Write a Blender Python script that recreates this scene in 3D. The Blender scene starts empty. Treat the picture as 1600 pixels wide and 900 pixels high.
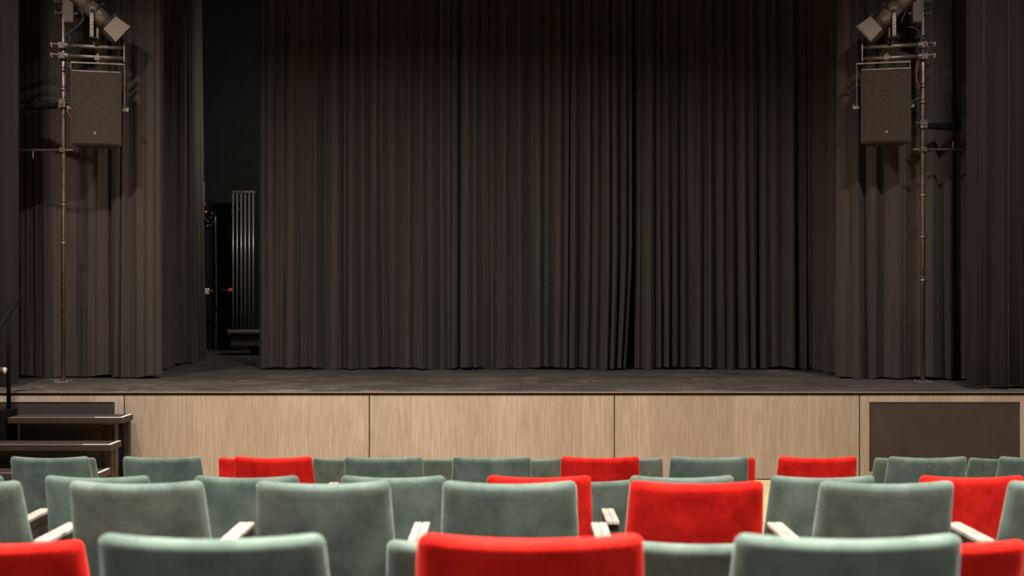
import bpy, bmesh, math, random
from mathutils import Vector, Matrix
R = math.radians
sc = bpy.context.scene
COL = sc.collection
CAMZ = 1.96            # camera height above the auditorium floor
F = 2000.0             # focal length in pixels of a 1600 px wide frame

# ------------------------------------------------------------------ camera, world, lights, exposure
cd = bpy.data.cameras.new('camera'); cam = bpy.data.objects.new('camera', cd); COL.objects.link(cam)
cam.location = (0, 0, CAMZ); cam.rotation_euler = (R(90), 0, 0)
cd.sensor_width = 36; cd.lens = 45; cd.clip_end = 100; cd.clip_start = .05
cd.dof.use_dof = True; cd.dof.focus_distance = 13.5; cd.dof.aperture_fstop = 3.6
sc.camera = cam
w = bpy.data.worlds.new('world'); sc.world = w; w.use_nodes = True
w.node_tree.nodes['Background'].inputs[0].default_value = (0.9, 0.95, 1, 1)
w.node_tree.nodes['Background'].inputs[1].default_value = 0.02
sc.view_settings.view_transform = 'Standard'; sc.view_settings.look = 'None'
sc.view_settings.gamma = 1; sc.view_settings.exposure = 0.0

def area(name, loc, rot, size, power, color=(1, .93, .84), spread=180):
    l = bpy.data.lights.new(name, 'AREA'); l.shape = 'RECTANGLE'; l.size, l.size_y = size
    l.energy = power; l.color = color; l.spread = R(spread)
    o = bpy.data.objects.new(name, l); COL.objects.link(o); o.location = loc; o.rotation_euler = rot
    return o
# house lights in the ceiling: rows across the hall, one over the stage edge, plus an added fill row
for x in (-4.2, 0, 4.2):
    area('hall_light', (x, 2.2, 5.6), (0, 0, 0), (1.2, .5), 340, spread=128)
    area('hall_light', (x, -.9, 5.4), (0, 0, 0), (1.2, .5), 60, spread=128)  # added fill row, brightens the backs of the nearest seats
    area('hall_light', (x, 6.0, 5.9), (0, 0, 0), (1.2, .5), 52, spread=120)
for x, p_ in ((-5.0, 275), (-1.0, 465), (4.4, 220)):
    area('hall_light', (x, 10.9, 6.6), (0, 0, 0), (.4, .3), p_, spread=151)
q_ = Vector((-.8, .45, -.28)).to_track_quat('-Z', 'Y').to_euler()
area('wing_fill_light', (-2.4, 19.0, 4.6), q_, (.4, .3), 60, spread=150)  # unseen fill lamp added behind the main curtain to brighten the radiator corner

# ------------------------------------------------------------------ materials
def mat(name, color=(.5, .5, .5), rough=.6, metal=0, spec=.5):
    m = bpy.data.materials.new(name); m.use_nodes = True
    b = m.node_tree.nodes['Principled BSDF']
    b.inputs['Base Color'].default_value = (*color, 1); b.inputs['Roughness'].default_value = rough
    b.inputs['Metallic'].default_value = metal; b.inputs['Specular IOR Level'].default_value = spec
    return m
class NT:
    def __init__(s, m): s.t = m.node_tree; s.b = s.t.nodes['Principled BSDF']
    def n(s, typ, **kw):
        o = s.t.nodes.new(typ)
        for k, v in kw.items():
            if k == 'op': o.operation = v
            elif k == 'blend': o.blend_type = v
            else: setattr(o, k, v)
        return o
    def l(s, a, b): s.t.links.new(a, b)
    def math(s, op, a, b=None, c=None):
        o = s.n('ShaderNodeMath', op=op)
        for i, v in enumerate((a, b, c)):
            if v is None: continue
            if isinstance(v, (int, float)): o.inputs[i].default_value = v
            else: s.l(v, o.inputs[i])
        return o.outputs[0]
    def ramp(s, fac, stops):
        r = s.n('ShaderNodeValToRGB'); s.l(fac, r.inputs[0]); e = r.color_ramp.elements
        while len(e) < len(stops): e.new(.5)
        for q, (p, c) in zip(e, stops): q.position = p; q.color = (*c, 1) if len(c) == 3 else c
        return r.outputs[0]
    def noise(s, vec, scale, detail=2, rough=.5, sx=(1, 1, 1)):
        mp = s.n('ShaderNodeMapping'); s.l(vec, mp.inputs[0]); mp.inputs['Scale'].default_value = sx
        no = s.n('ShaderNodeTexNoise'); s.l(mp.outputs[0], no.inputs['Vector'])
        no.inputs['Scale'].default_value = scale; no.inputs['Detail'].default_value = detail
        no.inputs['Roughness'].default_value = rough
        return no.outputs[0]
    def coord(s, kind='Object'): return s.n('ShaderNodeTexCoord').outputs[kind]
    def rgb(s, blend, fac, a, b):
        o = s.n('ShaderNodeMixRGB', blend=blend)
        for i, v in enumerate((fac, a, b)):
            if isinstance(v, (int, float)): o.inputs[i].default_value = v
            elif isinstance(v, tuple): o.inputs[i].default_value = (*v, 1)
            else: s.l(v, o.inputs[i])
        return o.outputs[0]
    def bump(s, h, strength, dist=.01):
        o = s.n('ShaderNodeBump'); s.l(h, o.inputs['Height']); o.inputs['Strength'].default_value = strength
        o.inputs['Distance'].default_value = dist; s.l(o.outputs[0], s.b.inputs['Normal'])

def velvet(name, c1, c2, sheen, sheen_col):
    m = mat(name, c1, .85, 0, .15); t = NT(m)
    co = t.coord(); oi = t.n('ShaderNodeObjectInfo')
    ad = t.n('ShaderNodeVectorMath', operation='ADD'); t.l(co, ad.inputs[0])
    sc_ = t.n('ShaderNodeVectorMath', operation='SCALE'); t.l(oi.outputs['Location'], sc_.inputs[0]); sc_.inputs['Scale'].default_value = 3.7
    t.l(sc_.outputs[0], ad.inputs[1])
    a = t.noise(ad.outputs[0], 9, 5, .62, (1, 1, .8))
    col = t.ramp(a, [(.36, tuple(v * .82 for v in c1)), (.64, c2)])
    f = t.noise(ad.outputs[0], 160, 2, .6, (1, 1, .35))
    col = t.rgb('MULTIPLY', .35, col, t.ramp(f, [(.3, (.72, .72, .72)), (.7, (1.2, 1.2, 1.2))]))
    t.l(col, t.b.inputs['Base Color'])
    t.b.inputs['Sheen Weight'].default_value = sheen; t.b.inputs['Sheen Roughness'].default_value = .35
    t.b.inputs['Sheen Tint'].default_value = (*sheen_col, 1)
    t.bump(f, .12, .002)
    return m
M = {}
M['green'] = velvet('green_velvet', (.125, .180, .150), (.18, .24, .205), .6, (.76, .88, .82))
M['red'] = velvet('red_velvet', (.70, .010, .006), (.90, .024, .015), .45, (1, .35, .30))

def cloth(name, c1, c2, tint):
    m = mat(name, c1, .9, 0, .12); t = NT(m); co = t.coord('Generated'); ob = t.coord()
    a = t.noise(ob, 2.2, 3, .6, (3, 3, .16))
    col = t.ramp(a, [(.35, c1), (.52, c2), (.68, tint)])
    f = t.noise(ob, 130, 2, .5, (1, 1, .5))
    col = t.rgb('MULTIPLY', .5, col, t.ramp(f, [(.3, (.75, .75, .75)), (.7, (1.2, 1.2, 1.2))]))
    t.l(col, t.b.inputs['Base Color'])
    t.b.inputs['Sheen Weight'].default_value = .05; t.b.inputs['Sheen Roughness'].default_value = .5
    t.bump(f, .2, .003)
    return m
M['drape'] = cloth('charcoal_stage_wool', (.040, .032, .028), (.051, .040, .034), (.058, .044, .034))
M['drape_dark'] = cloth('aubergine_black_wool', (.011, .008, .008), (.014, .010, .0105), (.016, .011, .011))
M['black'] = mat('matt_black_paint', (.005, .0045, .0045), .9, 0, .1)
M['wallblack'] = mat('black_wall', (.0085, .009, .0085), .9, 0, .1)
t = NT(M['wallblack']); t.l(t.ramp(t.noise(t.coord(), 3, 4), [(.3, (.012, .0122, .0112)), (.7, (.0165, .017, .0155))]), t.b.inputs['Base Color'])
M['hall'] = mat('dark_hall_wall', (.02, .017, .014), .85)
M['steel'] = mat('dull_steel_tube', (.28, .23, .19), .42, .75)
t = NT(M['steel']); t.l(t.ramp(t.noise(t.coord(), 14, 4), [(.3, (.13, .105, .088)), (.7, (.25, .20, .165))]), t.b.inputs['Base Color'])
M['bright'] = mat('bright_metal', (.48, .42, .37), .3, .8)
M['gunmetal'] = mat('bronze_grey_lamp_body', (.16, .125, .108), .40, .4)
M['hood'] = mat('brown_grey_hood', (.19, .145, .125), .55, .1)
M['boxgrey'] = mat('brown_grey_box', (.085, .066, .057), .55, .1)
M['darkmetal'] = mat('dark_bracket_metal', (.045, .038, .034), .5, .3)
M['grille'] = mat('speaker_grille', (.075, .062, .052), .75, 0, .15)
t = NT(M['grille']); f = t.n('ShaderNodeTexVoronoi'); f.inputs['Scale'].default_value = 170; t.l(t.coord(), f.inputs['Vector'])
t.l(t.ramp(f.outputs['Distance'], [(.15, (.014, .010, .008)), (.5, (.040, .029, .021))]), t.b.inputs['Base Color'])
M['cabinet'] = mat('speaker_cabinet_paint', (.035, .029, .026), .55)
M['radiator'] = mat('radiator_steel', (.42, .40, .37), .35, .6)
M['orange'] = mat('orange_plastic', (.75, .16, .04), .5)
M['white'] = mat('white_plastic', (.75, .70, .66), .5)
M['cable'] = mat('black_rubber_cable', (.02, .017, .016), .5)
M['redcable'] = mat('red_cable', (.25, .02, .015), .5)
M['tape'] = mat('pale_nosing_tape', (.62, .56, .52), .6)

def wood(name, c1, c2, c3, stave=.30, perf=False, grain=1.0):
    m = mat(name, c1, .55, 0, .3); t = NT(m); ob = t.n('ShaderNodeNewGeometry').outputs['Position'] if 'pine' in name else t.coord()
    sp = t.n('ShaderNodeSeparateXYZ'); t.l(ob, sp.inputs[0]); X, Y, Z = sp.outputs
    oi = t.n('ShaderNodeObjectInfo')
    sid = t.math('FLOOR', t.math('MULTIPLY_ADD', X, 1 / stave, t.math('MULTIPLY', oi.outputs['Random'], 10)))
    wn = t.n('ShaderNodeTexWhiteNoise', noise_dimensions='1D'); t.l(t.math('ADD', sid, oi.outputs['Random']), wn.inputs['W'])
    g = t.noise(ob, 5, 5, .65, (9, 9, .55)); g2 = t.noise(ob, 3.4, 4, .6, (1.4, 1, .8))
    col = t.ramp(g, [(.25, c1), (.5, c2), (.78, c3)])
    col = t.rgb('MULTIPLY', .8, col, t.ramp(wn.outputs['Value'], [(0, (.86, .85, .83)), (1, (1.08, 1.08, 1.09))]))
    # swirls of figure and knots
    sw = t.n('ShaderNodeTexWave'); sw.inputs['Scale'].default_value = 3; sw.inputs['Distortion'].default_value = 9
    sw.inputs['Detail'].default_value = 3; sw.inputs['Detail Scale'].default_value = 1.2
    mp = t.n('ShaderNodeMapping'); t.l(ob, mp.inputs[0]); mp.inputs['Scale'].default_value = (5, 1, .7); t.l(mp.outputs[0], sw.inputs['Vector'])
    col = t.rgb('MULTIPLY', .45 * grain, col, t.ramp(sw.outputs['Fac'], [(0, (.78, .76, .72)), (.5, (1.04, 1.04, 1.04))]))
    fg = t.noise(ob, 60, 3, .6, (3.2, 1, .07))
    col = t.rgb('MULTIPLY', .55 * grain, col, t.ramp(fg, [(.3, (.76, .74, .70)), (.65, (1.1, 1.1, 1.1))]))
    kn = t.n('ShaderNodeTexVoronoi'); mp2 = t.n('ShaderNodeMapping'); t.l(ob, mp2.inputs[0]); mp2.inputs['Scale'].default_value = (1.9, 1, 1.5)
    t.l(mp2.outputs[0], kn.inputs['Vector']); kn.inputs['Scale'].default_value = 1.6
    col = t.rgb('MIX', t.ramp(kn.outputs['Distance'], [(.015, (.55, .55, .55)), (.055, (0, 0, 0))]), col, (.30, .20, .13))
    if perf:
        P = .0203
        fx = t.math('SUBTRACT', t.math('FRACT', t.math('MULTIPLY', X, 1 / P)), .5)
        fz = t.math('SUBTRACT', t.math('FRACT', t.math('MULTIPLY', Z, 1 / .0142)), .5)
        r = t.math('SQRT', t.math('ADD', t.math('MULTIPLY', fx, fx), t.math('MULTIPLY', t.math('MULTIPLY', fz, fz), .45)))
        dot = t.math('LESS_THAN', r, .25)
        band = t.noise(ob, 1.1, 2, .5, (2.2, 1, .02))
        msk = t.ramp(band, [(.38, (.15, .15, .15)), (.56, (.95, .95, .95))])
        fac = t.math('MULTIPLY', dot, msk)
        col = t.rgb('MIX', t.math('MULTIPLY', fac, .42), col, (.17, .11, .07))
    t.l(col, t.b.inputs['Base Color']); t.bump(fg, .1, .002)
    return m
M['panelwood'] = wood('bleached_pine_perforated', (.35, .285, .23), (.45, .37, .30), (.55, .465, .39), .29, True)
M['framewood'] = wood('bleached_pine_plain', (.36, .29, .23), (.45, .365, .295), (.55, .46, .375), .34)
M['armwood'] = wood('pale_grey_oak', (.38, .31, .265), (.46, .385, .335), (.53, .455, .40), .5)
M['floorwood'] = wood('pale_parquet', (.58, .44, .24), (.66, .50, .29), (.72, .57, .35), .12)
M['stairwood'] = wood('dark_stair_board', (.026, .017, .014), (.037, .026, .021), (.050, .036, .030), .5)
M['brownboard'] = mat('brown_black_board', (.045, .032, .029), .65)
t = NT(M['brownboard']); t.l(t.ramp(t.noise(t.coord(), 4, 5), [(.3, (.042, .027, .0245)), (.7, (.055, .037, .034))]), t.b.inputs['Base Color'])
# stage deck: worn black paint with scuffs and chalky scratches
M['deck'] = mat('worn_black_stage_paint', (.03, .026, .022), .5, 0, .5)
t = NT(M['deck']); ob = t.n('ShaderNodeNewGeometry').outputs['Position']
a = t.noise(ob, 1.3, 6, .62); c = t.ramp(a, [(.3, (.036, .030, .026)), (.7, (.066, .056, .047))])
b = t.noise(ob, 4, 7, .74, (.9, 1.6, 1)); gate = t.noise(ob, .55, 2, .5)
c = t.rgb('MIX', t.math('MULTIPLY', t.ramp(b, [(.53, (0, 0, 0)), (.62, (.85, .85, .85))]), t.ramp(gate, [(.45, (.15, .15, .15)), (.6, (1, 1, 1))])), c, (.22, .17, .13))
v = t.n('ShaderNodeTexVoronoi', feature='DISTANCE_TO_EDGE'); mp = t.n('ShaderNodeMapping'); t.l(ob, mp.inputs[0]); mp.inputs['Scale'].default_value = (.8, 2.4, 1); mp.inputs['Rotation'].default_value = (0, 0, .25)
t.l(mp.outputs[0], v.inputs['Vector']); v.inputs['Scale'].default_value = 1.4
c = t.rgb('MIX', t.math('MULTIPLY', t.ramp(v.outputs['Distance'], [(.004, (.5, .5, .5)), (.012, (0, 0, 0))]), t.ramp(b, [(.45, (0, 0, 0)), (.6, (1, 1, 1))])), c, (.20, .16, .13))
t.l(c, t.b.inputs['Base Color']); t.l(t.ramp(a, [(.3, (.42, .42, .42)), (.7, (.62, .62, .62))]), t.b.inputs['Roughness'])
t.bump(b, .12, .004)
M['carpet'] = mat('dark_tier_carpet', (.035, .032, .03), .95)

# ------------------------------------------------------------------ helpers
def P(x, y, D):                    # a point of the photograph at depth D, in metres
    return Vector(((x - 800) * D / F, D, CAMZ - (y - 450) * D / F))
def tag(o, label=None, cat=None, group=None, kind=None):
    if label: o['label'] = label
    if cat: o['category'] = cat
    if group: o['group'] = group
    if kind: o['kind'] = kind
    return o
def empty(name, loc, label=None, cat=None, group=None, rz=0, kind=None):
    o = bpy.data.objects.new(name, None); COL.objects.link(o); o.location = loc; o.rotation_euler = (0, 0, rz)
    o.empty_display_size = .1
    return tag(o, label, cat, group, kind)
def link(name, bm, m, parent=None, smooth=False, bevel=0):
    me = bpy.data.meshes.new(name)
    bmesh.ops.recalc_face_normals(bm, faces=bm.faces)
    if smooth:
        for f in bm.faces: f.smooth = True
    bm.to_mesh(me); bm.free(); me.materials.append(m)
    o = bpy.data.objects.new(name, me); COL.objects.link(o)
    if parent: o.parent = parent
    if bevel:
        b = o.modifiers.new('bevel', 'BEVEL'); b.width = bevel; b.segments = 2; b.limit_method = 'ANGLE'
    return o
def box(bm, c, s, rot=None):
    g = bmesh.ops.create_cube(bm, size=1)['verts']
    mt = Matrix.Translation(c) @ (rot.to_matrix().to_4x4() if rot is not None else Matrix()) @ Matrix.Diagonal((*s, 1))
    bmesh.ops.transform(bm, matrix=mt, verts=g); return g
def boxmm(bm, a, b):
    a = Vector(a); b = Vector(b); return box(bm, (a + b) / 2, [abs(v) for v in (b - a)])
def rod(bm, a, b, r, r2=None, seg=14, caps=True):
    a = Vector(a); b = Vector(b); d = b - a
    g = bmesh.ops.create_cone(bm, cap_ends=caps, segments=seg, radius1=r, radius2=r if r2 is None else r2, depth=d.length)['verts']
    mt = Matrix.Translation((a + b) / 2) @ d.to_track_quat('Z', 'Y').to_matrix().to_4x4()
    bmesh.ops.transform(bm, matrix=mt, verts=g); return g
def tube(bm, pts, r, seg=8):
    pts = [Vector(p) for p in pts]
    # Catmull-Rom smoothing
    out = []
    for i in range(len(pts) - 1):
        p0 = pts[max(i - 1, 0)]; p1 = pts[i]; p2 = pts[i + 1]; p3 = pts[min(i + 2, len(pts) - 1)]
        for k in range(6):
            s = k / 6
            out.append(.5 * ((2 * p1) + (p2 - p0) * s + (2 * p0 - 5 * p1 + 4 * p2 - p3) * s * s + (3 * p1 - p0 - 3 * p2 + p3) * s ** 3))
    out.append(pts[-1]); rings = []
    for i, p in enumerate(out):
        d = (out[min(i + 1, len(out) - 1)] - out[max(i - 1, 0)]).normalized()
        q = d.to_track_quat('Z', 'Y')
        rings.append([bm.verts.new(p + q @ Vector((r * math.cos(2 * math.pi * k / seg), r * math.sin(2 * math.pi * k / seg), 0))) for k in range(seg)])
    for a, b in zip(rings, rings[1:]):
        for k in range(seg): bm.faces.new((a[k], a[(k + 1) % seg], b[(k + 1) % seg], b[k]))
    bm.faces.new(rings[0][::-1]); bm.faces.new(rings[-1])
def B(): return bmesh.new()

# ------------------------------------------------------------------ the setting: hall shell, floor and tiers
SY = 13.07            # front face of the stage
SZ = .90              # stage floor
def struct(name, a, b, m, label=None):
    bm = B(); boxmm(bm, a, b); o = link(name, bm, m); o['kind'] = 'structure'
    if label: o['label'] = label
    return o
struct('floor', (-7.6, -2.2, -.1), (7.6, 22.2, 0), M['floorwood'], 'pale parquet floor between the seats and the stage')
struct('floor', (-7.6, -2.2, 0), (7.6, 7.45, .16), M['carpet'], 'low dark seating tier under the fifth and sixth rows')
struct('floor', (-7.6, -2.2, .16), (7.6, 5.70, .31), M['carpet'], 'dark seating tier under the fourth row from the camera')
struct('floor', (-7.6, 3.66, .31), (7.6, 4.55, .465), M['carpet'], 'raised dark seating tier under the third row')
struct('floor', (-7.6, -2.2, .31), (7.6, 3.66, .438), M['carpet'], 'raised dark seating tier under the second row')
struct('floor', (-7.6, -2.2, .438), (7.6, 2.85, .617), M['carpet'], 'highest dark seating tier under the nearest row')
struct('ceiling', (-7.6, -2.2, 7.2), (7.6, 22.2, 7.3), M['wallblack'], 'black ceiling high above hall and stage')
struct('wall_left', (-7.7, -2.2, 0), (-7.6, 22.2, 7.2), M['hall'], 'dark wall at the left of the hall')
struct('wall_right', (7.6, -2.2, 0), (7.7, 22.2, 7.2), M['hall'], 'dark wall at the right of the hall')
struct('wall_back', (-7.6, 22.1, 0), (7.6, 22.2, 7.2), M['wallblack'], 'black back wall of the stage seen left of the main curtain')
struct('wall_rear', (-7.6, -2.3, 0), (7.6, -2.2, 7.2), M['hall'], 'dark wall behind the audience')

# ------------------------------------------------------------------ stage
stage = empty('stage', (0, SY, 0), 'raised black stage with pale pine perforated front panels and brown end boards', 'stage')
def stg(name, a, b, m, label=None, bevel=0, parent=stage):
    bm = B(); boxmm(bm, Vector(a), Vector(b))
    c = (Vector(a) + Vector(b)) / 2
    bmesh.ops.translate(bm, vec=-c, verts=bm.verts)
    o = link(name, bm, m, parent, bevel=bevel); o.location = c - Vector((0, SY, 0)) if parent is stage else c
    if label: o['label'] = label
    return o
stg('substructure', (-7.5, SY + .06, .0), (7.5, 22.0, SZ - .03), M['black'])
x = -7.5
k = 0
while x < 7.4:                               # deck sheets in two bands, joints left open
    x2 = min(x + 1.085, 7.5)
    for y0, y1 in ((SY + .02, SY + 1.05), (SY + 1.05, SY + 3.1), (SY + 3.1, SY + 5.6), (SY + 5.6, 22.0)):
        stg('deck_sheet', (x + .0015, y0 + .0015, SZ - .028), (x2 - .0015, y1 - .0015, SZ), M['deck'])
    x = x2
stg('edge_strip', (-7.5, SY - .012, SZ - .012), (7.5, SY + .02, SZ + .002), M['bright'], 'thin bright metal edging strip')
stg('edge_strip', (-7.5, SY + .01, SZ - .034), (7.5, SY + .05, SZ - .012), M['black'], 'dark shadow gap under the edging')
seams = [-6.463, -3.96, -1.457, 1.046, 3.549, 6.052]
PZ0, PZ1 = .012, SZ - .034
for a, b in zip(seams[1:4], seams[2:5]):
    stg('front_panel', (a + .006, SY, PZ0), (b - .006, SY + .03, PZ1), M['panelwood'], 'pale pine panel with fine perforations')
for a, b, da, db in ((seams[0], seams[1], -5.60, -4.058), (seams[4], seams[5], 3.648, 5.19)):
    dz0, dz1 = .084, .796
    a += .006; b -= .006
    for (u0, u1, v0, v1) in ((a, b, dz1, PZ1), (a, b, PZ0, dz0), (a, da, dz0, dz1), (db, b, dz0, dz1)):
        stg('frame_board', (u0, SY, v0), (u1, SY + .03, v1), M['framewood'], 'plain pine board framing the brown panel')
    stg('brown_panel', (da + .003, SY + .006, dz0 + .003), (db - .003, SY + .03, dz1 - .003), M['brownboard'], 'flat brown-black panel')
for a, b in ((-7.5, seams[0]), (seams[5], 7.5)):
    stg('front_panel', (a, SY, PZ0), (b - .006, SY + .03, PZ1), M['framewood'])

# ------------------------------------------------------------------ stairs at the left
st = empty('stage_stairs', (-4.9, 12.5, 0), 'dark wooden stage stairs with open treads and pale nosing at the left', 'stairs')
o0 = Vector((-4.9, 12.5, 0))
XL, XR = -6.3, -3.86
for z, y0, y1, xl in ((.675, 12.68, 13.04, -5.0), (.45, 12.32, 12.66, XL), (.225, 11.98, 12.32, XL)):
    bm = B(); boxmm(bm, Vector((xl, y0, z - .06)) - o0, Vector((XR, y1, z)) - o0)
    tr = link('tread', bm, M['stairwood'], st, bevel=.006)
    bm = B(); boxmm(bm, Vector((xl + .02, y0 + .003, z)) - o0, Vector((XR - .28, y0 + .035, z + .002)) - o0)
    n = link('nosing_strip', bm, M['hood'], tr)
    bm = B(); boxmm(bm, Vector((XR - .28, y0 + .003, z)) - o0, Vector((XR - .004, y0 + .04, z + .003)) - o0)
    boxmm(bm, Vector((XR - .035, y0 + .04, z)) - o0, Vector((XR - .004, y1 - .01, z + .003)) - o0)
    n = link('nosing_tape', bm, M['tape'], tr); n['label'] = 'pale tape on the end of the tread'
for y0, z in ((12.96, .615), (12.40, .39), (12.04, .165)):
    bm = B(); boxmm(bm, Vector((XR - .10, y0, 0)) - o0, Vector((XR - .02, y0 + .07, z)) - o0)
    link('leg', bm, M['stairwood'], st)
bm = B(); boxmm(bm, Vector((XR - .05, 12.72, 0)) - o0, Vector((XR, 12.76, .615)) - o0); link('leg', bm, M['black'], st)
for y0, z in ((13.0, .615), (12.62, .39), (12.30, .165)):
    bm = B(); boxmm(bm, Vector((XL, y0, 0.02)) - o0, Vector((XR - .32, y0 + .02, z)) - o0)
    link('riser_board', bm, M['brownboard'], st)
bm = B(); boxmm(bm, Vector((-5.1, 12.66, 0)) - o0, Vector((-5.02, 13.0, .74)) - o0); link('side_cheek', bm, M['black'], st)
# handrail
hr = empty('handrail', (-5.1, 12.98, .68), 'black tubular handrail rising to the stage at far left', 'handrail')
h0 = Vector((-5.1, 12.98, .68))
bm = B(); rod(bm, (0, -.01, 0), (0, -.01, 1.10), .022); link('post', bm, M['black'], hr, True)
bm = B(); tube(bm, [Vector(p) - h0 for p in ((-5.03, 13.03, 1.83), (-5.05, 12.95, 1.77), (-5.08, 12.6, 1.52), (-5.1, 12.1, 1.18), (-5.1, 11.9, 1.05))], .026); link('rail', bm, M['black'], hr, True)
bm = B(); rod(bm, Vector((-5.11, 11.92, 0.0)) - h0 + Vector((0, 0, .225 if False else 0)), Vector((-5.11, 11.92, 1.07)) - h0, .022); link('post', bm, M['black'], hr, True)
bm = B(); rod(bm, Vector((-5.65, 12.9, 1.13)) - h0, Vector((-5.12, 12.9, 1.13)) - h0, .034); link('lower_rail', bm, M['stairwood'], hr, True)['label'] = 'brown cross rail'
bm = B(); rod(bm, Vector((-5.13, 12.9, 1.13)) - h0, Vector((-5.10, 12.9, 1.13)) - h0, .03); link('end_cap', bm, M['tape'], hr, True)
bm = B(); rod(bm, (-.45, -.08, -.55), (-.45, -.08, .45), .022); link('post', bm, M['black'], hr, True)

# ------------------------------------------------------------------ curtains
def drape(name, path, z0, z1, seed, wr=(.06, .2), depth=.075, m=None, label='', group=None, soft=0, bend=.03, ztop_tight=.7, slit=0, slit_h=.35, wr_prob=.25):
    rnd = random.Random(seed)
    path = [Vector((a, b, 0)) for a, b in path]
    # arc length samples with rounded corners
    L = [0]
    for a, b in zip(path, path[1:]): L.append(L[-1] + (b - a).length)
    T = L[-1]
    def at(s):
        s = min(max(s, 0), T)
        for i in range(len(path) - 1):
            if s <= L[i + 1] or i == len(path) - 2:
                return path[i].lerp(path[i + 1], (s - L[i]) / (L[i + 1] - L[i]))
    def sm(s):
        r = .06; return (at(s - r) + at(s) * 2 + at(s + r)) / 4 if r < s < T - r else at(s)
    # folds: valleys at v[i], own height and lean
    v = [0.0]
    while v[-1] < T:
        v.append(v[-1] + (rnd.uniform(wr[0], (wr[0] + wr[1]) * .5) if rnd.random() > wr_prob else rnd.uniform((wr[0] + wr[1]) * .5, wr[1])))
    v[-1] = T
    n = len(v)
    shB = [0] + [rnd.uniform(-1, 1) * bend for _ in range(n - 2)] + [0]
    shM = [0] + [rnd.uniform(-1, 1) * bend * .5 for _ in range(n - 2)] + [0]
    dp = [depth * rnd.uniform(.45, 1.5) for _ in range(n)]
    dq = [depth * rnd.uniform(.45, 1.5) for _ in range(n)]
    wd = [rnd.random() < .5 for _ in range(n)]
    gm = [rnd.uniform(.55, 1.7) for _ in range(n)]
    vd = [depth * rnd.choice((0, 0, .1, .35, -.35)) for _ in range(n)]   # valley depths
    ph = [rnd.uniform(0, 6.28) for _ in range(6)]
    ds = .011; nc = max(int(T / ds), 8); nr = 34
    bm = B(); grid = []
    for r in range(nr + 1):
        h = (r / nr) ** .85          # 0 bottom .. 1 top
        kB = (1 - h) ** 2; kM = math.sin(math.pi * h)
        vv = [max(0, min(T, a + b * kB + c * kM)) for a, b, c in zip(v, shB, shM)]
        for i in range(1, n): vv[i] = max(vv[i], vv[i - 1] + .012)
        row = []; i = 0
        for c in range(nc + 1):
            s = T * c / nc
            while i < n - 2 and s > vv[i + 1]: i += 1
            tt = min(max((s - vv[i]) / (vv[i + 1] - vv[i]), 0), 1)
            dd = dp[i] * h + dq[i] * (1 - h)
            prof = max(math.sin(math.pi * tt ** gm[i]), 0)
            prof = prof ** (1.25 if wd[i] else .8) if soft == 0 else prof ** 1.3
            base = vd[i] * (1 - tt) + vd[i + 1] * tt
            d = dd * prof + base
            d *= (ztop_tight + (1 - ztop_tight) * (1 - h))
            d += .006 * math.sin(s * 61 + ph[0] + 2.5 * h) + .004 * math.sin(s * 113 + ph[1] - 3 * h)
            d += .015 * math.sin(s * 2.3 + ph[2]) + soft * .03 * math.sin(s * 6 + 3.1 * h + ph[3])
            p = sm(s); tg = (sm(s + .03) - sm(s - .03)).normalized()
            nrm = Vector((tg.y, -tg.x, 0))
            kx = slit * max(0, 1 - h / slit_h) ** 1.5 * (s / T) ** 6
            p = p - tg * kx
            zb = z0 + .012 * math.sin(s * 5 + ph[4]) + .008 * math.sin(s * 13 + ph[5]) + .022
            z = zb + (z1 - zb) * h
            row.append(bm.verts.new((p + nrm * d) + Vector((0, 0, z))))
        grid.append(row)
    for a, b in zip(grid, grid[1:]):
        for c in range(nc): bm.faces.new((a[c], a[c + 1], b[c + 1], b[c]))
    org = Vector((path[0].x, path[0].y, z0)); bmesh.ops.translate(bm, vec=-org, verts=bm.verts)
    o = link(name, bm, m or M['drape'], None, True); o.location = org
    return tag(o, label, 'curtain', group)
ZT = 7.0
CY = 16.72
drape('stage_curtain', [(-3.30, CY), (-.697, CY)], SZ, ZT, 11, (.07, .24), .17, label='leftmost length of the charcoal main curtain, beside the dark radiator opening', wr_prob=.3)
drape('stage_curtain', [(-.68, CY + .02), (1.575, CY + .0)], SZ, ZT, 23, (.08, .27), .18, slit=.085, slit_h=.28, label='middle length of the charcoal main curtain', wr_prob=.3)
drape('stage_curtain', [(1.60, CY + .05), (3.84, CY + .02)], SZ, ZT, 37, (.08, .26), .18, label='right length of the charcoal main curtain, past the slit at its hem', wr_prob=.3)
drape('wing_curtain', [(3.80, CY - .02), (3.98, CY - .25), (3.98, 15.12), (3.92, 14.98), (5.3, 14.75)], SZ, ZT, 41, (.14, .34), .12, label='charcoal wing curtain in wide folds behind the right steel pole', wr_prob=.4)
drape('wing_curtain', [(-6.6, 15.0), (-4.62, 15.12)], SZ, ZT, 53, (.5, 1.0), .08, soft=1, bend=.12, label='nearly flat charcoal wing curtain behind the left steel pole')
drape('wing_curtain', [(-4.70, 15.02), (-4.20, 14.98), (-4.14, 15.10), (-4.50, 15.5), (-4.66, 18.9)], SZ, ZT, 61, (.08, .22), .09, label='tightly folded charcoal wing curtain turning back into the left wing', wr_prob=.35)
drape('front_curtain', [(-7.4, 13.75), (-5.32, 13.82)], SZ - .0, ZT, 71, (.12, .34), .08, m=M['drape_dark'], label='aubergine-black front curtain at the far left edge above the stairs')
drape('front_curtain', [(4.80, 13.52), (7.4, 13.45)], SZ, ZT, 83, (.12, .32), .09, m=M['drape_dark'], label='aubergine-black front curtain at the far right edge')

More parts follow.
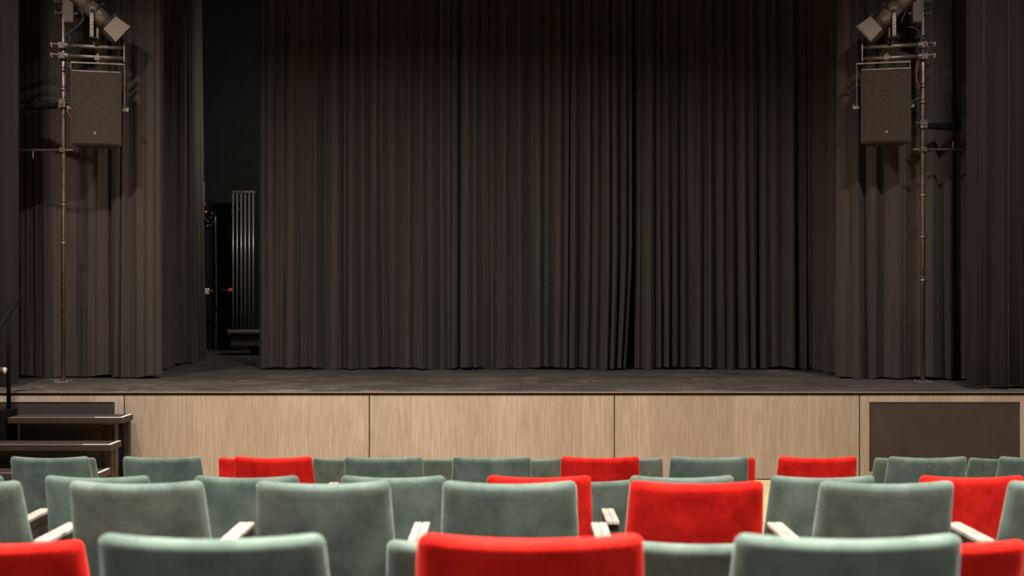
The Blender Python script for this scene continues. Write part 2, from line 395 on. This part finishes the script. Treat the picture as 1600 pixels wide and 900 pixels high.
# ------------------------------------------------------------------ poles with their fittings
def coupler(par, z, s=1):
    bm = B(); rod(bm, (0, 0, z - .012), (0, 0, z + .012), .038 * s, seg=18); rod(bm, (0, 0, z + .03), (0, 0, z + .036), .036 * s, seg=18)
    return link('coupler_ring', bm, M['steel'], par, True)
def pole(x, side, rings, armz, rodz, label):
    D = 14.4; px = P(x, 450, D).x
    t = empty('steel_pole', (px, D, SZ), label, 'pole')
    bm = B(); rod(bm, (0, 0, .01), (0, 0, ZT - SZ), .025, seg=20); link('tube', bm, M['steel'], t, True)
    bm = B(); box(bm, (0, 0, .006), (.17, .17, .012)); link('base_plate', bm, M['bright'], t, bevel=.002)
    for a in (-1, 1):
        for b in (-1, 1):
            bm = B(); rod(bm, (a * .065, b * .065, .012), (a * .065, b * .065, .026), .011, seg=6); link('bolt', bm, M['bright'], t)
    for y in rings: coupler(t, P(0, y, D).z - SZ)
    # black wall arm, thin tie rod with clamps, all running outward
    z = P(0, armz, D).z - SZ
    bm = B()
    g = rod(bm, (side * .03, 0, z), (side * .44, .1, z + .01), .03, .055, 12); link('wall_arm', bm, M['black'], t)['label'] = 'black arm reaching outward'
    bm = B(); box(bm, (0, -.01, z + .02), (.08, .075, .09)); rod(bm, (0, -.03, z + .02), (0, -.075, z + .02), .013, seg=8)
    rod(bm, (-side * .04, -.04, z + .03), (-side * .09, -.05, z + .03), .012, seg=8); rod(bm, (-.04, -.06, z - .03), (.0, -.06, z - .01), .012, seg=6)
    link('clamp', bm, M['steel'], t, bevel=.004)
    z = P(0, rodz, D).z - SZ
    bm = B(); rod(bm, (-side * .045, -.03, z), (side * .48, -.03, z), .013, seg=10); link('tie_rod', bm, M['darkmetal'], t)
    bm = B(); box(bm, (0, -.015, z), (.065, .07, .045)); rod(bm, (-side * .03, -.03, z), (-side * .12, -.03, z), .012, seg=8); link('clamp', bm, M['steel'], t, bevel=.004)
    bm = B(); rod(bm, (side * .33, -.03, z + (.02 if side > 0 else -.01)), (side * .33, -.03, z + (.09 if side > 0 else -.09)), .007, seg=8)
    link('hook', bm, M['bright'], t)
    return t, px
def gear(x, side, label_i):
    """Lamp bracket, spotlight, loudspeaker, dimmer box and cables. side=+1: reaches to the right of the pole (left pole)."""
    D = 14.4; px = P(x, 450, D).x; s = side; o = Vector((px, D, 0))
    L = 'left' if side > 0 else 'right'
    T, cables = label_i
    yr = {1: (72, 88), -1: (71, 89)}[side]
    t = empty('lamp_bracket', (px, D, P(0, 90, D).z), f'two-tube steel bracket carrying lamp and loudspeaker on the {L} pole', 'bracket')
    z0 = P(0, 90, D).z
    za = P(0, yr[0], D).z - z0; zb = P(0, yr[1], D).z - z0
    tiltz = 0; yb = .17 
    for z in (za, zb):
        bm = B(); rod(bm, (s * .02, -.045, z), (s * .655, -.045 + yb, z + tiltz), .022, seg=16); link('tube', bm, M['steel'], t, True)
        bm = B(); rod(bm, (s * .03, -.045, z), (s * .075, -.045, z - .003), .034, seg=16); box(bm, (0, -.03, z), (.075, .085, .07)); link('clamp', bm, M['steel'], t, bevel=.004)
        bm = B(); rod(bm, (-s * .03, -.05, z + .01), (-s * .12, -.055, z + .02), .008, seg=8); rod(bm, (-s * .11, -.055, z - .02), (-s * .125, -.055, z + .03), .006, seg=8); link('wing_bolt', bm, M['bright'], t)
    bm = B(); box(bm, (s * .655, -.045 + yb, (za + zb) / 2 + tiltz + .01), (.012, .06, .22)); link('end_plate', bm, M['steel'], t)
    # spotlight
    dv = Vector((s * .70, .32, -.66)).normalized()
    c = Vector((px, D - .01, P(0, 19, D).z)) + Vector((s * .360, 0, 0))        # where the fork grips the barrel
    sp = empty('spotlight', c, f'bronze-grey theatre spotlight with square hood above the {L} loudspeaker', 'lamp')
    q = dv.to_track_quat('Z', 'Y')
    def ring(a, b, r1, r2=None, m='gunmetal', nm='barrel', seg=24):
        bm = B(); rod(bm, dv * a, dv * b, r1, r2, seg); return link(nm, bm, M[m], sp, True if seg > 8 else False)
    r_ = ring(-.42, -.10, .078, .084, nm='lamp_housing'); ring(-.50, -.42, .066, .076, m='darkmetal', nm='rear_cap')
    for k in range(5):
        bm = B(); rod(bm, dv * (-.40 + k * .055), dv * (-.385 + k * .055), .09, seg=24); link('cooling_fin', bm, M['gunmetal'], sp)
    ring(-.10, .16, .088, .094, nm='barrel'); ring(-.015, .01, .098, nm='focus_ring', m='darkmetal'); ring(.16, .185, .105, nm='front_ring', m='darkmetal')
    # square flared hood with a colour frame
    bm = B(); quads = []
    for a, hw in ((.19, .100), (.365, .118)):
        quads.append([bm.verts.new(dv * a + q @ Vector((u * hw, v_ * hw, 0))) for u, v_ in ((-1, -1), (1, -1), (1, 1), (-1, 1))])
    for k in range(4): bm.faces.new((quads[0][k], quads[0][(k + 1) % 4], quads[1][(k + 1) % 4], quads[1][k]))
    bm.faces.new(quads[0]); ho = link('hood', bm, M['hood'], sp)
    so = ho.modifiers.new('solid', 'SOLIDIFY'); so.thickness = .004
    bm = B(); box(bm, dv * .37, (.245, .245, .02), q); link('colour_frame', bm, M['gunmetal'], sp)
    bm = B(); box(bm, dv * .383, (.19, .19, .006), q); link('lens', bm, M['black'], sp)
    bm = B(); rod(bm, dv * .0 + q @ Vector((0, .09, 0)), dv * .0 + q @ Vector((0, .14, 0)), .012, seg=8); rod(bm, dv * .175 + q @ Vector((0, .10, 0)), dv * .175 + q @ Vector((0, .14, 0)), .014, seg=8)
    link('knob', bm, M['darkmetal'], sp)
    bz = P(0, yr[0], D).z + .02 - c.z
    bm = B()
    for yy in (-.115, .115):
        boxmm(bm, (-.022, yy - .004, bz + .07), (.022, yy + .004, .03))
    boxmm(bm, (-.022, -.119, bz + .06), (.022, .119, bz + .07)); link('fork', bm, M['steel'], sp, bevel=.002)
    bm = B(); rod(bm, (0, .055, bz + .06), (0, .055, bz - .005), .014, seg=10); box(bm, (0, .055, bz + .012), (.06, .06, .045)); link('hook_clamp', bm, M['darkmetal'], sp)
    bm = B(); rod(bm, (0, -.119, 0), (0, -.15, 0), .02, seg=10); link('tilt_knob', bm, M['darkmetal'], sp)
    bm = B()
    for k in range(3): rod(bm, (.006 * (-1) ** k, -.120, -.12 - .035 * k), (.006 * (-1) ** k, -.124, -.12 - .035 * k), .011, seg=8)
    link('fork_rivets', bm, M['bright'], sp)
    # dimmer box on the pole
    db = empty('dimmer_box', (px + s * .085, D - .03, P(0, 37, D).z), f'grey upright control box clamped to the top of the {L} pole', 'box')
    bm = B(); boxmm(bm, (-.055, -.06, 0), (.055, .06, .55)); link('housing', bm, M['boxgrey'], db, bevel=.006)
    for k in range(4):
        bm = B(); rod(bm, (s * .055, -.02, .10 + .1 * k), (s * (.10 + .02 * (k % 2)), -.02, .11 + .1 * k), .018, seg=10); link('plug', bm, M['cable'], db)
    bm = B()
    for k in range(4): rod(bm, (-s * .085, -.03, .10 + k * .13), (-s * .17, -.04, .11 + k * .13), .014, seg=8); rod(bm, (-s * .15, -.04, .08 + k * .13), (-s * .15, -.04, .14 + k * .13), .009, seg=8)
    link('clamp_bolts', bm, M['darkmetal'], db)
    # cables
    cb = B(); g = lambda xx, yy, dd=D - .07: P(xx, yy, dd)
    for pts in cables: tube(cb, [g(*p) for p in pts], .0085, 7)
    co = link('cable', cb, M['cable'], None, True); tag(co, f'loose black cables looping down beside the {L} pole', 'cable')
    rc = B(); e = {1: [(105, 172), (110, 183), (113, 190)], -1: [(1434, 95), (1431, 112), (1434, 128), (1437, 140)]}[side]
    tube(rc, [g(*p) for p in e], .008, 7); tag(link('red_cable', rc, M['redcable'], None, True), f'short dark red cable beside the {L} loudspeaker', 'cable')
def speaker(cx, cy, wpx, hpx, side, yaw, yoke_l, yoke_r, yoke_y, arm_y, logo):
    D = 14.40; L = 'left' if side > 0 else 'right'
    c = P(cx, cy, D); W = wpx * D / F / math.cos(yaw); H = hpx * D / F
    t = empty('loudspeaker', c, f'dark loudspeaker with honeycomb grille hanging from the {L} pole', 'loudspeaker', rz=yaw)
    bm = B()
    dp = .30
    pts = [(-W / 2, -.04), (W / 2, -.04), (W * .36, dp), (-W * .36, dp)]
    lo = [bm.verts.new((a, b, -H / 2)) for a, b in pts]; hi = [bm.verts.new((a, b, H / 2)) for a, b in pts]
    for k in range(4): bm.faces.new((lo[k], lo[(k + 1) % 4], hi[(k + 1) % 4], hi[k]))
    bm.faces.new(lo); bm.faces.new(hi); link('cabinet', bm, M['cabinet'], t, bevel=.012)
    # gently bowed grille
    bm = B(); n = 12; cols = []
    gw, gh = W * .965, H * .955
    for k in range(n + 1):
        u = -1 + 2 * k / n; yy = -.048 - .022 * (1 - u * u)
        cols.append((bm.verts.new((u * gw / 2, yy, -gh / 2)), bm.verts.new((u * gw / 2, yy, gh / 2))))
    for a, b in zip(cols, cols[1:]): bm.faces.new((a[0], b[0], b[1], a[1]))
    be = [bm.verts.new((cols[k][j].co.x, -.03, cols[k][j].co.z)) for k in (0, n) for j in (0, 1)]
    bm.faces.new([c_[0] for c_ in cols] + [be[2], be[0]]); bm.faces.new([c_[1] for c_ in cols] + [be[3], be[1]])
    bm.faces.new((cols[0][0], cols[0][1], be[1], be[0])); bm.faces.new((cols[-1][0], cols[-1][1], be[3], be[2]))
    link('grille', bm, M['grille'], t)
    # honeycomb embossing
    bm = B(); a = .062; done = set()
    for i in range(-5, 6):
        for j in range(-8, 9):
            X = i * a * 1.5; Z = (j + .5 * (i % 2)) * a * 1.732
            for k in range(6):
                p = (X + a * math.cos(k * math.pi / 3), Z + a * math.sin(k * math.pi / 3)); q_ = (X + a * math.cos((k + 1) * math.pi / 3), Z + a * math.sin((k + 1) * math.pi / 3))
                key = (round((p[0] + q_[0]) * 500), round((p[1] + q_[1]) * 500))
                if key in done: continue
                if max(abs(p[0]), abs(q_[0])) > gw / 2 - .01 or max(abs(p[1]), abs(q_[1])) > gh / 2 - .01: continue
                done.add(key); f = lambda xx: -.0485 - .022 * (1 - (2 * xx / gw) ** 2)
                rod(bm, (p[0], f(p[0]), p[1]), (q_[0], f(q_[0]), q_[1]), .0018, seg=4, caps=False)
    link('honeycomb_relief', bm, M['grille'], t)
    lx, lz = (logo[0] - cx) * D / F, -(logo[1] - cy) * D / F
    bm = B(); rod(bm, (lx, -.068, lz), (lx, -.076, lz), .016, seg=16); lg = link('badge', bm, M['bright'], t); lg['label'] = 'small round bright badge'
    bm = B(); boxmm(bm, (-W * .48, -.05, H / 2 - .012), (W * .48, -.035, H / 2 + .002)); link('top_lip', bm, M['steel'], t)
    # U yoke: not parallel to the cabinet, it hangs from the bracket
    x0 = (yoke_l - cx) * D / F / math.cos(yaw); x1 = (yoke_r - cx) * D / F / math.cos(yaw); zt = (cy - yoke_y) * D / F; za = (cy - arm_y) * D / F
    bm = B(); boxmm(bm, (x0, .02, zt - .018), (x1, .07, zt)); boxmm(bm, (x0, .02, za), (x0 + .008, .07, zt)); boxmm(bm, (x1 - .008, .02, za), (x1, .07, zt))
    link('yoke', bm, M['steel'], t, bevel=.002)
    bm = B()
    for xx, sg in ((x0, -1), (x1, 1)):
        rod(bm, (xx - sg * .03, .045, za + .02), (xx + sg * .035, .045, za + .02), .02, seg=10)
        boxmm(bm, (xx + sg * .02, .035, za - .0), (xx + sg * .04, .055, za + .045))
    link('yoke_knob', bm, M['bright'], t)
    bm = B(); rod(bm, (.01, .045, zt), (.01, .045, zt + .10), .016, seg=10); box(bm, (.01, .045, zt + .05), (.055, .07, .05)); link('hanging_clamp', bm, M['steel'], t)
pole(99, -1, (20, 110, 140, 320, 380), 165, 235, 'slim steel pole with clamps at the left of the stage')
pole(1442, 1, (15, 60, 135, 160, 305, 370, 438), 197, 234, 'slim steel pole with clamps at the right of the stage')
gear(99, 1, (0, [[(118, 5), (130, 20), (126, 35), (112, 48), (103, 55), (104, 72)], [(122, 12), (131, 28), (120, 42), (109, 50), (110, 66)], [(107, 98), (103, 118), (102, 140), (106, 155), (110, 165)], [(104, 96), (109, 106), (112, 112)]]))
gear(1442, -1, (0, [[(1418, 42), (1430, 44), (1437, 52), (1440, 62)], [(1440, 55), (1447, 62), (1452, 72), (1446, 84)], [(1436, 98), (1432, 118), (1431, 135), (1436, 148)], [(1441, 58), (1437, 70), (1449, 78), (1444, 66)], [(1437, 152), (1428, 157), (1424, 162)], [(1412, 25), (1408, 35), (1414, 20), (1420, 8)]]))
speaker(150.5, 170, 74, 116, 1, R(14), 113, 192, 97, 172, (149, 209))
speaker(1384, 166, 74, 116, -1, R(-14), 1341, 1420, 96, 168, (1385, 207))

# ------------------------------------------------------------------ things in the dark left wing
D = 21.6
rd = empty('vertical_radiator', P(380, 520, D), 'tall tube radiator on the black back wall beside the main curtain', 'radiator')
ro = P(380, 520, D)
zt = P(0, 300, D).z - ro.z
for k in range(6):
    xx = P(364 + 6.3 * k, 0, D).x - ro.x
    bm = B(); rod(bm, (xx, 0, 0), (xx, 0, zt), .0115, seg=10); link('tube', bm, M['radiator'], rd, True)
    bm = B(); rod(bm, (xx, .035, 0), (xx, .035, zt), .0115, seg=10); link('tube', bm, M['darkmetal'], rd, True)
xa = P(360, 0, D).x - ro.x; xb = P(398, 0, D).x - ro.x
for z in (0.0, zt):
    bm = B(); rod(bm, (xa, .018, z), (xb, .018, z), .022, seg=12); link('header', bm, M['radiator'], rd, True)
    for k in range(6):
        xx = P(364 + 6.3 * k, 0, D).x - ro.x
        bm = B(); rod(bm, (xx, -.022, z), (xx, .03, z), .026, seg=10); link('joint_collar', bm, M['steel'], rd)
bm = B(); rod(bm, (xa - .05, .018, .03), (xa + .01, .018, .03), .03, seg=10); rod(bm, (xa - .03, .018, -.04), (xa - .03, .018, .05), .018, seg=8); link('valve', bm, M['bright'], rd)
for z in (zt * .12, zt * .88):
    bm = B(); boxmm(bm, (xa + .1, .04, z - .02), (xa + .14, .49, z + .02)); link('wall_bracket', bm, M['steel'], rd)

D = 20.4; a = P(366, 516, D); b = P(470, 540, D)
tb = empty('side_table', Vector((a.x, D, SZ)), 'low dark grey table half hidden behind the curtain below the radiator', 'table')
W_ = 1.15; zt_ = a.z - SZ; zb_ = b.z - SZ
bm = B(); boxmm(bm, (-.04, -.32, zt_ - .045), (W_, .32, zt_)); link('tabletop', bm, M['hood'], tb, bevel=.01)
bm = B(); boxmm(bm, (0, -.28, zb_), (W_ - .05, .28, zt_ - .06)); link('apron', bm, M['gunmetal'], tb, bevel=.01)
for xx in (.33, W_ - .15):
    for yy in (-.2, .2):
        bm = B(); boxmm(bm, (xx - .035, yy - .035, 0), (xx + .035, yy + .035, zb_)); link('leg', bm, M['black'], tb)
# pipe with plugs on the back wall
D = 19.6; 
cp = empty('conduit', P(337, 553, D), 'thin vertical conduit beside the left wing curtain', 'pipe')
co_ = P(337, 553, D); zz = P(0, 338, D).z - co_.z
bm = B(); tube(bm, [(0, 0, -.0 + .02), (.01, 0, zz * .3), (.005, 0, zz * .6), (-.005, 0, zz)], .008); link('pipe', bm, M['steel'], cp, True)
for y in (395, 440, 500, 515, 535):
    bm = B(); z = P(0, y, D).z - co_.z; box(bm, (0, 0, z), (.035, .035, .03)); link('saddle', bm, M['darkmetal'], cp)
ch = empty('hanging_rail', P(319, 322, D), 'short pale upright strip above the plugs in the dark left wing', 'strip')
bm = B(); boxmm(bm, (-.006, -.006, 0), (.006, .006, P(0, 285, D).z - P(0, 322, D).z)); link('strip', bm, M['radiator'], ch)
bm = B(); boxmm(bm, (-.02, .006, .02), (.02, .03, .06)); link('strip_bracket', bm, M['darkmetal'], ch)
jb = empty('plug_cluster', P(327, 343, D), 'cluster of small metal and orange plugs in the dark left wing', 'plugs')
bm = B(); boxmm(bm, (-.10, .02, -.15), (.09, .06, .16)); link('back_plate', bm, M['black'], jb)
rnd = random.Random(5)
for (xx, yy, m_, r) in ((321, 331, 'orange', .018), (331, 333, 'steel', .017), (329, 340, 'steel', .013), (321, 341, 'steel', .017), (324, 345, 'bright', .018), (329, 352, 'bright', .014), (324, 353, 'bright', .022), (333, 347, 'steel', .014)):
    p = P(xx, yy, D) - P(327, 343, D)
    bm = B(); rod(bm, (p.x, .02, p.z), (p.x, -.03, p.z), r, r * .8, 10); link('plug', bm, M[m_], jb)
ws = empty('wall_socket', P(323, 455, D), 'small pale socket box with red plug in the dark left wing', 'socket')
bm = B(); box(bm, (0, 0, 0), (.075, .05, .09)); link('box', bm, M['white'], ws, bevel=.008)
bm = B(); rod(bm, (.03, -.01, .0), (.10, -.01, .0), .017, seg=10); link('plug', bm, M['redcable'], ws)['label'] = 'dark red plug'
vk = empty('thermostat_knob', P(360, 453, 21.55), 'small orange knob on the wall left of the radiator', 'knob')
bm = B(); rod(bm, (0, .03, 0), (0, -.05, 0), .035, .028, 12); link('knob', bm, M['orange'], vk)
bm = B(); rod(bm, (0, .0, 0), (-.16, .0, 0), .012, seg=8); link('stem', bm, M['darkmetal'], vk)

# ------------------------------------------------------------------ auditorium seats
HW, BH, TH = .214, .47, .046          # half width at the top, height, thickness of the back
TOPZ = .88; REC = R(19)
def cushion(hw, h, th, flare, corner, sag, dip, rec, m, name, par, ztop):
    """Upholstered pad; local y is depth (+ towards the stage), back face towards -y."""
    # outline, u right, v down from the top (0..-h), rounded corners
    pts = []; nq = 6
    def arc(cx, cy, a0, a1, r):
        for k in range(nq + 1):
            a = a0 + (a1 - a0) * k / nq; pts.append((cx + r * math.cos(a), cy + r * math.sin(a)))
    hb = hw + flare * h; r = corner
    arc(hw - r, -r, 0, math.pi / 2, r)
    for k in range(1, 12): pts.append(((hw - r) * (1 - 2 * k / 12), 0))
    arc(-hw + r, -r, math.pi / 2, math.pi, r)
    for k in range(1, 6): pts.append((-(hw + (hb - hw) * k / 6), -r - (h - 2 * r) * k / 6))
    arc(-hb + r, -h + r, math.pi, 1.5 * math.pi, r)
    for k in range(1, 12): pts.append((-(hb - r) * (1 - 2 * k / 12), -h))
    arc(hb - r, -h + r, 1.5 * math.pi, 2 * math.pi, r)
    for k in range(1, 6): pts.append((hb + (hw - hb) * k / 6, -h + r + (h - 2 * r) * k / 6))
    e = th / 2
    prof = []
    # from the centre of the back face, round the edge, to the centre of the front face: (shrink towards centre, inset, t)
    for f in (0, .3, .55, .75, .9): prof.append((f, e, -e - .006 * (1 - f)))
    for k in range(0, 9):
        a = -math.pi / 2 + math.pi * k / 8; prof.append((1, e * (1 - math.cos(a)), e * math.sin(a)))
    for f in (.9, .75, .55, .3, 0): prof.append((f, e, e + .012 * (1 - f)))
    bm = B(); rings = []; cx0, cy0 = 0, -h / 2
    def mp(u, v_, t_):
        top = max(0, 1 + v_ / (h * .35))
        uu = u / hb
        v2 = v_ + dip * (uu * uu - 1) * top
        y = t_ + sag * (uu * uu) * 1.0
        z = v2
        y2 = y * math.cos(rec) - z * math.sin(rec) * 1.0
        z2 = z * math.cos(rec) + y * math.sin(rec) * 0.6
        return Vector((u, y2, z2 + ztop))
    for f, ins, t_ in prof:
        if f == 0: rings.append([bm.verts.new(mp(cx0, cy0, t_))]); continue
        ring = []
        for (u, v_) in pts:
            du, dv_ = u - cx0, v_ - cy0
            su = (hw - ins) / hw; sv = (h / 2 - ins) / (h / 2)
            ring.append(bm.verts.new(mp(cx0 + du * su * f, cy0 + dv_ * sv * f, t_)))
        rings.append(ring)
    for a_, b_ in zip(rings, rings[1:]):
        n = len(pts)
        for k in range(n):
            k2 = (k + 1) % n
            if len(a_) == 1: bm.faces.new((a_[0], b_[k], b_[k2]))
            elif len(b_) == 1: bm.faces.new((a_[k], a_[k2], b_[0]))
            else: bm.faces.new((a_[k], a_[k2], b_[k2], b_[k]))
    return link(name, bm, m, par, True)
PITCH = .60
def make_seat(colour):
    t = empty('auditorium_seat', (0, 0, 0))
    m = M[colour]
    cushion(HW, BH, TH, .045, .024, .023, .010, REC, m, 'backrest', t, TOPZ)
    # tipped-up seat pad
    bm = B(); box(bm, (0, .25, .42), (.40, .085, .34), Matrix.Rotation(R(-14), 3, 'X').to_quaternion()); link('seat_pad', bm, m, t, True, bevel=.03)
    # armrest at the right-hand side: two oak strips on a dark bracket
    for k in (-1, 1):
        bm = B(); boxmm(bm, (PITCH / 2 + k * .0135 - .0125, -.03, .686), (PITCH / 2 + k * .0135 + .0125, .28, .70)); link('armrest_strip', bm, M['armwood'], t, bevel=.0025)
    bm = B(); boxmm(bm, (PITCH / 2 - .024, -.01, .655), (PITCH / 2 + .024, .275, .686)); link('armrest_core', bm, M['stairwood'], t, bevel=.003)
    bm = B(); boxmm(bm, (PITCH / 2 - .018, -.01, .60), (PITCH / 2 + .018, .25, .655)); boxmm(bm, (PITCH / 2 - .015, .02, .0), (PITCH / 2 + .015, .16, .60)); boxmm(bm, (PITCH / 2 - .04, -.03, .0), (PITCH / 2 + .04, .24, .012))
    link('arm_stand', bm, M['darkmetal'], t, bevel=.003)
    bm = B(); boxmm(bm, (-PITCH / 2 + .02, .12, .33), (PITCH / 2 - .02, .17, .38)); boxmm(bm, (-.16, .10, .34), (-.13, .20, .46)); boxmm(bm, (.13, .10, .34), (.16, .20, .46)); link('cross_rail', bm, M['darkmetal'], t)
    return t
proto = {c: make_seat(c) for c in ('green', 'red')}
used = set()
def place(colour, X, Y, Z, rz, label, group, noarm=False):
    p = proto[colour]
    if colour not in used and not noarm: used.add(colour); r = p
    else:
        r = p.copy(); COL.objects.link(r)
        for ch_ in list(p.children):
            if noarm and ch_.name.startswith('arm'): continue
            c = ch_.copy(); COL.objects.link(c); c.parent = r
    r.location = (X, Y, Z); r.rotation_euler = (0, 0, rz)
    tag(r, label, 'seat', group)
# rows: pitch in px, floor level, y tilt, [(left edge px, colour)]
g, rr = 'green', 'red'
rows = [
 ('nearest row', 501, .617, [(148, g), (650, rr), (1151, g)]),
 ('second row from the camera', 370, .438, [(-138, rr), (603, g), (972, g), (1344, rr)]),
 ('third row from the camera', 295, .465, [(-182, g), (105, g), (398, g), (691, g), (985, rr), (1284, g), (1580, g)]),
 ('fourth row from the camera', 229, .31, [(-162, g), (67, g), (302, g), (532, g), (761, rr), (985, g), (1206, g), (1440, rr)]),
 ('fifth row from the camera', 196, .16, [(852, g)]),
 ('sixth row from the camera', 172, .16, [(14, g), (190, g), (364, rr), (537, g), (707, g), (877, rr), (1048, g), (1218, rr), (1390, g), (1564, g)]),
 ('furthest row before the stage', 147.6, 0, [(42, g), (340, rr), (488, g), (634, g), (782, g), (931, g), (1076, rr), (1368, g), (1516, g)]),
]
ordn = ['first', 'second', 'third', 'fourth', 'fifth', 'sixth', 'seventh', 'eighth', 'ninth', 'tenth']
rnd = random.Random(9)
for (rn, p, z, seats) in rows:
    D = F * PITCH / p
    for i, (lx, c) in enumerate(seats):
        cx = lx + .713 * p / 2
        X = (cx - 800) * D / F
        word = 'red' if c == rr else 'sage green'
        cut = lambda q: q < 0 or q + .713 * p > 1602
        whole = any(s[1] == c and cut(s[0]) for s in seats) and not cut(lx)
        same = [k for k, s in enumerate(seats) if s[1] == c and (cut(s[0]) == cut(lx))]; j = same.index(i)
        if len(seats) == 1: wh = f'half-hidden {word} seat in the {rn}, right of a red one'
        elif len(same) == 1: wh = f'only {word} velvet seat in the {rn}'
        else:
            if lx < 0: wh = f'{word} velvet seat cut by the left edge in the {rn}'
            elif lx + .713 * p > 1602: wh = f'{word} velvet seat cut by the right edge in the {rn}'
            elif j == 0: wh = f'leftmost {word} velvet seat in the {rn}'
            else: wh = f'{ordn[j]} {word} velvet seat from the left in the {rn}'
        if lx == -162: wh = f'{word} seat in the {rn}, only its armrest showing, far left'
        elif lx < 0: wh = f'{word} velvet seat cut by the left edge in the {rn}'
        elif cut(lx): wh = f'{word} velvet seat cut by the right edge in the {rn}'
        elif whole: wh = wh.replace('velvet seat', 'uncut seat')
        place(c, X, D - .0, z, R(rnd.uniform(-.5, .5)), wh, f'velvet seats in the {rn}', noarm=rn.startswith('furthest') or lx == 1048)
